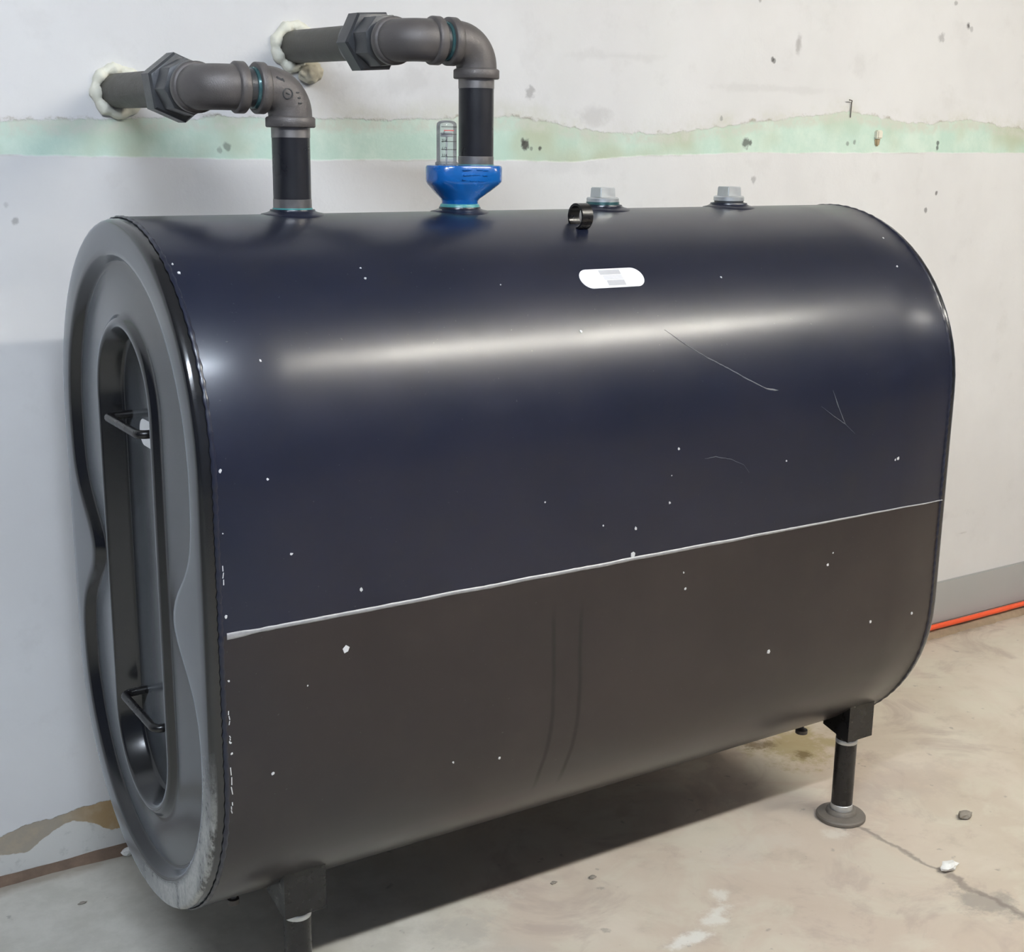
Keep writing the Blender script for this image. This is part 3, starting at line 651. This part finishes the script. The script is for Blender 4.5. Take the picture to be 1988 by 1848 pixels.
for zc in (.1405, .1285, .1165, .1035, .0915): arc_mark(zc, -150, -20, INK, .00045)
def txt(s, size, loc, rot, mat, parent, name):
    cu = bpy.data.curves.new(name, 'FONT'); cu.body = s; cu.size = size; cu.extrude = .0002; cu.align_x = 'CENTER'; cu.align_y = 'CENTER'
    to = bpy.data.objects.new('tmp', cu); COL.objects.link(to); dg = bpy.context.evaluated_depsgraph_get()
    me = bpy.data.meshes.new_from_object(to.evaluated_get(dg)); bpy.data.objects.remove(to)
    me.materials.clear(); me.materials.append(mat); o = bpy.data.objects.new(name, me); o.location = loc; o.rotation_euler = rot; link(o, parent); return o
for s, zc in (('F', .130), ('3/4', .1175), ('1/2', .1045), ('1/4', .0935)):
    a = math.radians(-132)
    txt(s, .0075, (gx+.0176*math.cos(a), .0176*math.sin(a), zc), (math.pi/2, 0, a+math.pi/2), INK, tube, 'scale_figure')

# square-headed plugs in the two spare bungs
for i, bx in enumerate((.915, 1.224)):
    pl = thing('plug', ['galvanised square-headed plug smeared with teal sealant, between lifting loop and clean plug', 'clean galvanised square-headed plug in the bung farthest from the pipes'][i], 'plug', (bx, 0, ZC+HS+R-.005), 'tank plugs')
    lathe('thread', [(.0285, .006), (.0285, .0165), (.0275, .017)], TEALD if i == 0 else IRON2, pl, n=36)
    lathe('plug_base', [(.0275, .0155), (.0300, .0165), (.0300, .0235), (.028, .0255)], GALV, pl, n=36)
    bm = bmesh.new(); a, b = .0172, .0163
    vs = [bm.verts.new((sx*(a if z < .03 else b), sy*(a if z < .03 else b), z)) for z in (.0245, .0435) for sx, sy in ((-1, -1), (1, -1), (1, 1), (-1, 1))]
    bm.faces.new(vs[0:4][::-1]); bm.faces.new(vs[4:8])
    for k in range(4): bm.faces.new((vs[k], vs[(k+1) % 4], vs[4+(k+1) % 4], vs[4+k]))
    bmesh.ops.bevel(bm, geom=bm.edges[:], offset=.0014, segments=2, affect='EDGES')
    bm_obj('square_head', bm, GALV, pl, 40)
    if i == 0: lathe('sealant_ring', [(.0285, .012), (.0312, .013), (.0306, .0175), (.0290, .018)], TEALD, pl, n=36)

# ------------------------------------------------------------------ foam around the two wall holes
def foam(cx, cz, r, seed, label):
    rg = []; NA, NB = 72, 14
    for i in range(NA):
        a = 2*math.pi*i/NA; ca, sa = math.cos(a), math.sin(a); ring = []
        lump = 1+.3*mnoise.noise(Vector((ca*2.2+seed, sa*2.2, seed)))+.14*math.sin(i*2*math.pi/9+seed)*1.1
        for j in range(NB):
            b = 2*math.pi*j/NB; tr = .0105*lump*(1+.25*mnoise.noise(Vector((ca*7+seed, sa*7, math.cos(b)*1.5))))
            rad = r+tr*1.05*math.cos(b); ring.append(Vector((rad*ca, -tr*1.25*math.sin(b), rad*sa)))
        rg.append(ring)
    v, f = rings_mesh(rg, closed=True); o = mesh_obj('foam_seal', v, f, FOAM, None, 80, (cx, WALLY-.003, cz))
    return tag(o, label, 'foam', 'foam seals around the wall pipes')
foam(.161, ZC+.7566, .0375, 1.3, 'lumpy white foam ring around the pipe that rises straight from the tank')
fs = foam(.508, ZC+.849, .0375, 4.1, 'lumpy white foam ring with a yellowed drip, around the pipe above the blue fitting')
bm = bmesh.new(); bmesh.ops.create_icosphere(bm, subdivisions=4, radius=.021)
for vv in bm.verts:
    d = vv.co.normalized(); vv.co *= 1+.28*mnoise.noise(d*2.2+Vector((3, 1, 2)))+.10*mnoise.noise(d*6); vv.co.y *= .75; vv.co.x *= 1.15
o = bm_obj('foam_drip', bm, FOAMD, fs, 80, (.030, -.009, -.046)); o['label'] = 'yellowed drip of foam below the ring'

# ------------------------------------------------------------------ small things on the wall and floor
an = thing('wall_plug', 'cream plastic wall plug left sticking out of the green strip', 'wall plug', (2.131, WALLY, 1.440))
bm = bmesh.new(); boxm(bm, (-.010, -.012, -.008), (.010, .004, .014)); bmesh.ops.bevel(bm, geom=bm.edges[:], offset=.003, segments=2, affect='EDGES'); bm_obj('head', bm, ANCHOR, an, 40)
bm = bmesh.new()
boxm(bm, (-.0095, -.006, -.026), (.0095, .004, -.006))
for vv in bm.verts:
    if vv.co.z < -.02: vv.co.x *= .6
bmesh.ops.bevel(bm, geom=bm.edges[:], offset=.003, segments=2, affect='EDGES'); bm_obj('torn_tail', bm, ANCHORD, an, 40)
st = [((2.026, WALLY-.003, 1.483), (0, 0, 1), .0014), ((2.0255, WALLY-.004, 1.520), (0, 0, 1), .0014)]
for k in range(1, 6): a = k/5*math.pi/2; st.append(((2.0255-.005*(1-math.cos(a)), WALLY-.004-.006*math.sin(a)*.6, 1.520+.005*math.sin(a)), (-math.sin(a), -.3*math.sin(a), math.cos(a)), .0014))
st.append(((2.010, WALLY-.011, 1.5255), (-1, -.3, 0), .0016))
v, f = rings_mesh(sweep(st, 10)); v = [p-Vector((2.026, WALLY-.0008, 1.483)) for p in v]
tag(mesh_obj('bent_nail', v, f, NAILM, None, 40, (2.026, WALLY-.0008, 1.483)), 'bent dark nail on the wall just above the green strip', 'nail')
# orange cable lying on the mortar ridge along the wall
st = []; K = 70; pts = []
for k in range(K+1):
    X = 1.0+5.9*k/K; pts.append(Vector((X, WALLY-.0235+.003*mnoise.noise(Vector((X*3, 0, 8))), 0.0325+.0025*mnoise.noise(Vector((X*4, 4, 0)))+.0*X)))
for k, p in enumerate(pts): st.append((p, pts[min(k+1, K)]-pts[max(k-1, 0)], .0076))
v, f = rings_mesh(sweep(st, 14)); tag(mesh_obj('extension_cable', v, f, ORANGE, None, 60), 'bright orange cable lying along the foot of the wall', 'cable')
def lump(name, x, y, r, sc, mat, label, cat, seed, group=None):
    bm = bmesh.new(); bmesh.ops.create_icosphere(bm, subdivisions=2, radius=r)
    for vv in bm.verts:
        d = vv.co.normalized(); vv.co *= 1+.5*mnoise.noise(d*1.6+Vector((seed, 0, 0))); vv.co = Vector((vv.co.x*sc[0], vv.co.y*sc[1], vv.co.z*sc[2]))
    zmin = min(vv.co.z for vv in bm.verts)
    o = bm_obj(name, bm, mat, None, 25, (x, y, -zmin-.0004)); tag(o, label, cat, group); return o
lump('plaster_chip', 1.469, -.480, .014, (1.5, .8, .7), PLASTER, 'white chip of plaster lying in the floor crack', 'debris', 2.2)
lump('stone', 1.677, -.350, .014, (1.3, .9, .55), STONE, 'small grey-brown stone on the bare floor away from the tank foot', 'stone', 5.5)
lump('grit', .841, -.129, .006, (1.3, .8, .5), STONE, 'larger of two dark bits of grit at the edge of the tank shadow', 'debris', 1.1, 'bits of grit on the floor')
lump('grit', .765, -.105, .005, (1.3, .8, .5), STONE, 'smaller of two dark bits of grit at the edge of the tank shadow', 'debris', 1.9, 'bits of grit on the floor')
lump('grit', -.037, .303, .005, (1.6, .7, .4), STONE, 'dark bit of grit on grey floor below the tank end', 'debris', 3.9)
lump('plaster_crumb', .088, WALLY-.030, .010, (1.0, .7, .9), PLASTER, 'crumb of white plaster at the wall foot behind the tank end', 'debris', 7.7)
